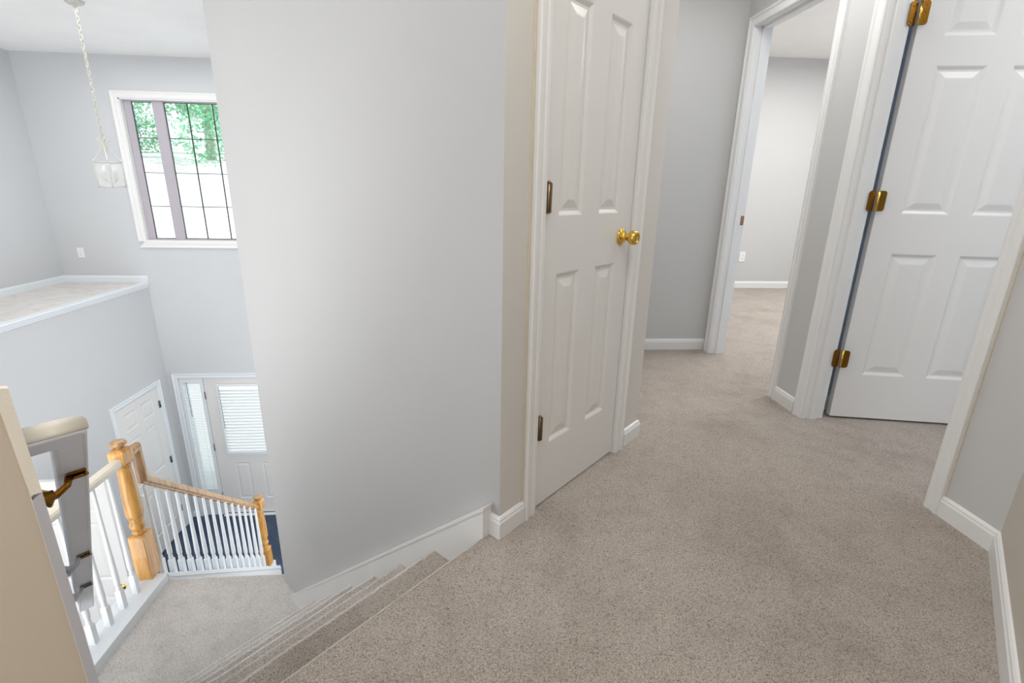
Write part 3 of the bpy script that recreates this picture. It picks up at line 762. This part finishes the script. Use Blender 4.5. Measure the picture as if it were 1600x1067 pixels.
for z in (1.553, 1.184, .815): g_.box(-3.716, y1 - .018, z - .004, -2.20, y1 - .008, z + .004)
for x in (-3.136, -2.868): g_.box(x - .005, y1 - .0185, gz0, x + .005, y1 - .0075, gz1)
for a, b in ((-3.716, -3.486), (-3.380, -2.60)):
    g_.box(a, y1 - .02, gz0, a + .005, y1 - .008, gz1); g_.box(b - .005, y1 - .02, gz0, b, y1 - .008, gz1); g_.box(a, y1 - .02, gz1 - .006, b, y1 - .008, gz1); g_.box(a, y1 - .02, gz0, b, y1 - .008, gz0 + .006)
obj('muntin_grid', g_, 'muntin', win)
obj('window_pane', MB().box(-3.716, y1 - .012, gz0, -3.486, y1 - .010, gz1), 'glass', win)
obj('window_pane', MB().box(-3.380, y1 - .012, gz0, -2.60, y1 - .010, gz1), 'glass', win)
obj('window_pane', MB().box(-2.50, y1 - .012, gz0, -2.20, y1 - .010, gz1), 'glass', win)

# ------------------------------------------------------------------ outlets
def outlet(x, y, z, label):
    o = tag(obj('wall_outlet', MB().box(x - .036, y - .007, z - .058, x + .036, y, z + .058), 'plastic', bevel=.003), label, 'outlet', 'white wall outlets')
    for s in (-.02, .02):
        r_ = obj('receptacle', MB().lathe([(.0165, 0), (.016, .003)], (x, y - .007, z + s), 16, (0, -1, 0)), 'plastic', o)
        obj('slots', MB().box(x - .007, y - .0105, z + s - .003, x - .005, y - .0098, z + s + .006).box(x + .005, y - .0105, z + s - .003, x + .007, y - .0098, z + s + .006).lathe([(.002, 0), (.002, .0007)], (x, y - .0098, z + s - .009), 8, (0, -1, 0)), 'dark', r_)
outlet(-4.541, YF, .283, 'white wall outlet above the plant ledge near the window')
outlet(3.178, 5.68, .37, 'white wall outlet low on the far bedroom wall')

# ------------------------------------------------------------------ pendant lantern
px, py = -2.93, 4.5
pl = empty('pendant_lantern', (px, py, 1.03), 'off-white glass-sided lantern hanging on a long chain from the foyer ceiling', 'pendant light')
obj('ceiling_canopy', MB().lathe([(.062, 0), (.060, -.012), (.045, -.024), (.016, -.032), (.010, -.045)], (px, py, FCEIL), 24), 'lantern', pl)
m = MB(); z = FCEIL - .045; i = 0
while z > 1.415:
    a = i * math.pi / 2
    ring = [(px + math.cos(a) * .0095 * math.cos(t), py + math.sin(a) * .0095 * math.cos(t), z - .019 + .020 * math.sin(t)) for t in [2 * math.pi * k / 12 for k in range(12)]]
    m.tube(ring, .0028, 5, closed=True); z -= .030; i += 1
obj('chain', m, 'chain', pl)
obj('cord', MB().tube([(px + .007 * math.cos(k * 1.9), py + .007 * math.sin(k * 1.9), FCEIL - .04 - k * .02) for k in range(48)], .0022, 5), 'lantern', pl)
obj('top_loop', MB().tube([(px + .016 * math.cos(t), py, 1.405 + .018 * math.sin(t)) for t in [2 * math.pi * k / 12 for k in range(12)]], .004, 6, closed=True).lathe([(.004, 1.30), (.012, 1.31), (.016, 1.335), (.008, 1.36), (.006, 1.39)], (px, py, 0), 12), 'lantern', pl)
hw = .088; zt, zb = 1.232, 1.045
yaw0 = math.atan2(-px, py) * -1
cor = [(px + hw * math.cos(k * math.pi / 2 + .58), py + hw * math.sin(k * math.pi / 2 + .58)) for k in range(4)]
m = MB()
for x, y in cor:
    m.tube([(x, y, zb - .012), (x, y, zt + .012)], .0048, 8); m.lathe([(.002, .022), (.007, .016), (.007, .010), (.003, .004)][::-1], (x, y, zt), 8)
for k in range(4):
    a, b = cor[k], cor[(k + 1) % 4]
    for zz in (zt, zb): m.tube([(a[0], a[1], zz), (b[0], b[1], zz)], .0042, 6)
obj('lantern_frame', m, 'lantern', pl)
for k in range(4):
    a, b = cor[k], cor[(k + 1) % 4]
    mb = MB().add([(a[0], a[1], zb), (b[0], b[1], zb), (b[0], b[1], zt), (a[0], a[1], zt)], [(0, 1, 2, 3)]); obj('glass_pane', mb, 'lglass', pl)
for k in range(4):
    x, y = cor[k]; dx, dy = x - px, y - py
    prof = [(1.0, zt + .006), (.80, 1.262), (.52, 1.30), (.30, 1.335), (.16, 1.362), (.18, 1.378), (.34, 1.388), (.44, 1.400), (.38, 1.410)]
    obj('scroll_arm', MB().tube([(px + dx * f_, py + dy * f_, z_) for f_, z_ in prof], .0042, 7), 'lantern', pl)
for sx in (-1, 1):
    cx, cy = px + sx * .032, py + sx * .012
    c_ = obj('candle_sleeve', MB().lathe([(.016, 1.096), (.018, 1.100), (.011, 1.104), (.011, 1.150), (.009, 1.152)], (cx, cy, 0), 14), 'chain', pl)
    obj('bulb', MB().lathe([(.008, 1.152), (.014, 1.165), (.015, 1.178), (.010, 1.195), (.003, 1.208), (0, 1.210)], (cx, cy, 0), 14), 'plastic', c_)
    obj('candle_arm', MB().tube([(cx, cy, 1.098), (cx * .6 + px * .4, cy * .6 + py * .4, 1.070), (px, py, 1.074)], .0035, 6), 'lantern', pl)
obj('centre_stem', MB().tube([(px, py, 1.074), (px, py, 1.33)], .003, 6), 'lantern', pl)

# ------------------------------------------------------------------ outside
gp = [(-20, YF + .3, ZF - .3), (20, YF + .3, ZF - .3), (26, 13, ZF - .2), (-30, 13, ZF - .2), (-50, 30, 2.2), (50, 30, 2.2), (70, 60, 4.5), (-90, 60, 4.5)]
m = MB().add(gp, [(0, 1, 2, 3), (3, 2, 5, 4), (4, 5, 6, 7)])
struct('ground', m, 'ground', 'glaring bright ground rising outside the foyer window', 'ground')
def tree(x, y, h, r, mat, label, seed):
    rnd = random.Random(seed); z0 = 2.2 + (y - 30) * .077
    e = empty('tree', (x, y, z0), label, 'tree', 'trees outside the foyer window')
    obj('trunk', MB().tube([(x, y, z0 - .4), (x + .1, y, z0 + h * .3), (x - .1, y, z0 + h * .7)], [.28, .2, .1], 8), 'bark', e)
    m = MB()
    blobs = [(x + rnd.uniform(-r, r) * .7, y + rnd.uniform(-r, r) * .5, z0 + h * rnd.uniform(.12, .95), r * rnd.uniform(.35, .6)) for _ in range(16)]
    for bx_, by_, bz_, br in blobs:
        for _ in range(520):
            v = Vector((rnd.gauss(0, 1), rnd.gauss(0, 1), rnd.gauss(0, 1))).normalized() * br * rnd.uniform(.5, 1.05)
            c = Vector((bx_, by_, bz_)) + v; s = rnd.uniform(.08, .16)
            a = Vector((rnd.gauss(0, 1), rnd.gauss(0, 1), rnd.gauss(0, 1))).normalized(); b = a.cross(Vector((rnd.gauss(0, 1), rnd.gauss(0, 1), rnd.gauss(0, 1)))).normalized()
            m.add([c - a * s, c - b * s * .5, c + a * s, c + b * s * .5], [(0, 1, 2, 3)])
    obj('crown', m, mat, e)
tree(-22.8, 32, 9, 3.0, 'leafb', 'blue-green leafy tree at the left of the window view', 1)
tree(-17.2, 40, 9, 3.4, 'leafa', 'pale green leafy tree seen behind the wide window post', 2)
tree(-14.6, 31, 8, 3.0, 'leafa', 'pale green leafy tree right of the wide window post', 3)
tree(-9.6, 41, 8.5, 3.2, 'leafb', 'blue-green leafy tree near the right side of the window view', 4)
tree(-26.0, 41, 10, 3.4, 'leafa', 'tall pale green tree farthest left outside the window', 5)

# ------------------------------------------------------------------ camera
f_, yaw, pit, rol, hc = 776.7755, .0828, .3000, -.0196, 1.0984
fw = Vector((math.sin(yaw) * math.cos(pit), math.cos(yaw) * math.cos(pit), -math.sin(pit)))
rt = Vector((math.cos(yaw), -math.sin(yaw), 0)); dn_ = fw.cross(rt)
R0 = rt * math.cos(rol) + dn_ * math.sin(rol); Dn = -rt * math.sin(rol) + dn_ * math.cos(rol)
cam = bpy.data.cameras.new('camera'); co = bpy.data.objects.new('camera', cam); COL.objects.link(co)
co.matrix_world = Matrix(((R0.x, -Dn.x, -fw.x, 0), (R0.y, -Dn.y, -fw.y, 0), (R0.z, -Dn.z, -fw.z, hc), (0, 0, 0, 1)))
cam.sensor_width = 36; cam.lens = f_ / 1600 * 36; cam.clip_start = .02; cam.clip_end = 300
scn.camera = co

# ------------------------------------------------------------------ lights
def area(name, loc, rot, sx, sy, power, col=(1, 1, 1)):
    l = bpy.data.lights.new(name, 'AREA'); l.shape = 'RECTANGLE'; l.size = sx; l.size_y = sy; l.energy = power; l.color = col
    o = bpy.data.objects.new(name, l); COL.objects.link(o); o.location = loc; o.rotation_euler = rot; return o
area('hall_top_fill', (.45, .4, 2.38), (0, 0, 0), 1.4, 1.4, 20, (1, .985, .965))  # unseen area lamp added to light the hall
area('hall_back_fill', (1.22, 2.35, 2.38), (0, 0, 0), .5, .8, 11, (1, .99, .98))  # added out of view to brighten the far end of the hall
area('hall_fill', (.6, -1.6, 1.5), (math.radians(82), 0, 0), 2.4, 2.0, 40, (1, .99, .975))
area('foyer_top_fill', (-2.9, 4.7, 2.32), (0, 0, 0), 2.0, 1.8, 34, (1, .99, .98))  # unseen lamp added below the foyer ceiling, separate from the lantern
area('foyer_fill', (-2.1, .4, .3), (math.radians(122), 0, math.radians(40)), 1.5, 2.4, 42, (1, .985, .97))
sf = area('stair_fill', (-1.98, 1.13, .95), (0, 0, 0), 1.1, .9, 11, (1, .985, .97)); sf.rotation_euler = (D1 * 1 + D2 * .15 + Vector((0, 0, -.75))).to_track_quat('-Z', 'Y').to_euler()
area('bedroom_top_fill', (3.2, 4.0, 2.4), (0, 0, 0), 2.0, 2.0, 56, (1, .985, .97))  # area lamp added out of view to light the bedroom
area('foyer_side_fill', (-1.20, 4.7, -1.3), (0, math.radians(90), 0), 2.4, 2.6, 30, (.98, .99, 1))  # hidden behind the stair wall, added to brighten the lower foyer
area('foyer_low_fill', (-3.0, .6, -1.7), (math.radians(90), 0, math.radians(-8)), 1.4, 2.0, 44, (.98, .99, 1))
area('bedroom_side_fill', (4.5, 3.6, 1.3), (0, math.radians(90), 0), 1.5, 1.5, 18, (1, .985, .97))  # side lamp added to brighten the bedroom, no window modelled there
area('near_room_fill', (2.5, 1.2, 2.36), (0, 0, 0), 1, 1, 13, (1, .99, .97))  # unseen lamp added for the room behind the near door
sun = bpy.data.lights.new('sun', 'SUN'); sun.energy = 5; sun.angle = .01; so = bpy.data.objects.new('sun', sun); COL.objects.link(so)
so.rotation_euler = (math.radians(12), math.radians(50), 0)
wd = bpy.data.worlds.new('world'); scn.world = wd; wd.use_nodes = True
bg = wd.node_tree.nodes['Background']; bg.inputs[0].default_value = (.97, .985, 1, 1); bg.inputs[1].default_value = 1.4
scn.view_settings.view_transform = 'Standard'; scn.view_settings.look = 'None'; scn.view_settings.exposure = 0
scn.cycles.use_denoising = True; scn.cycles.max_bounces = 12; scn.cycles.diffuse_bounces = 8; scn.cycles.transparent_max_bounces = 16
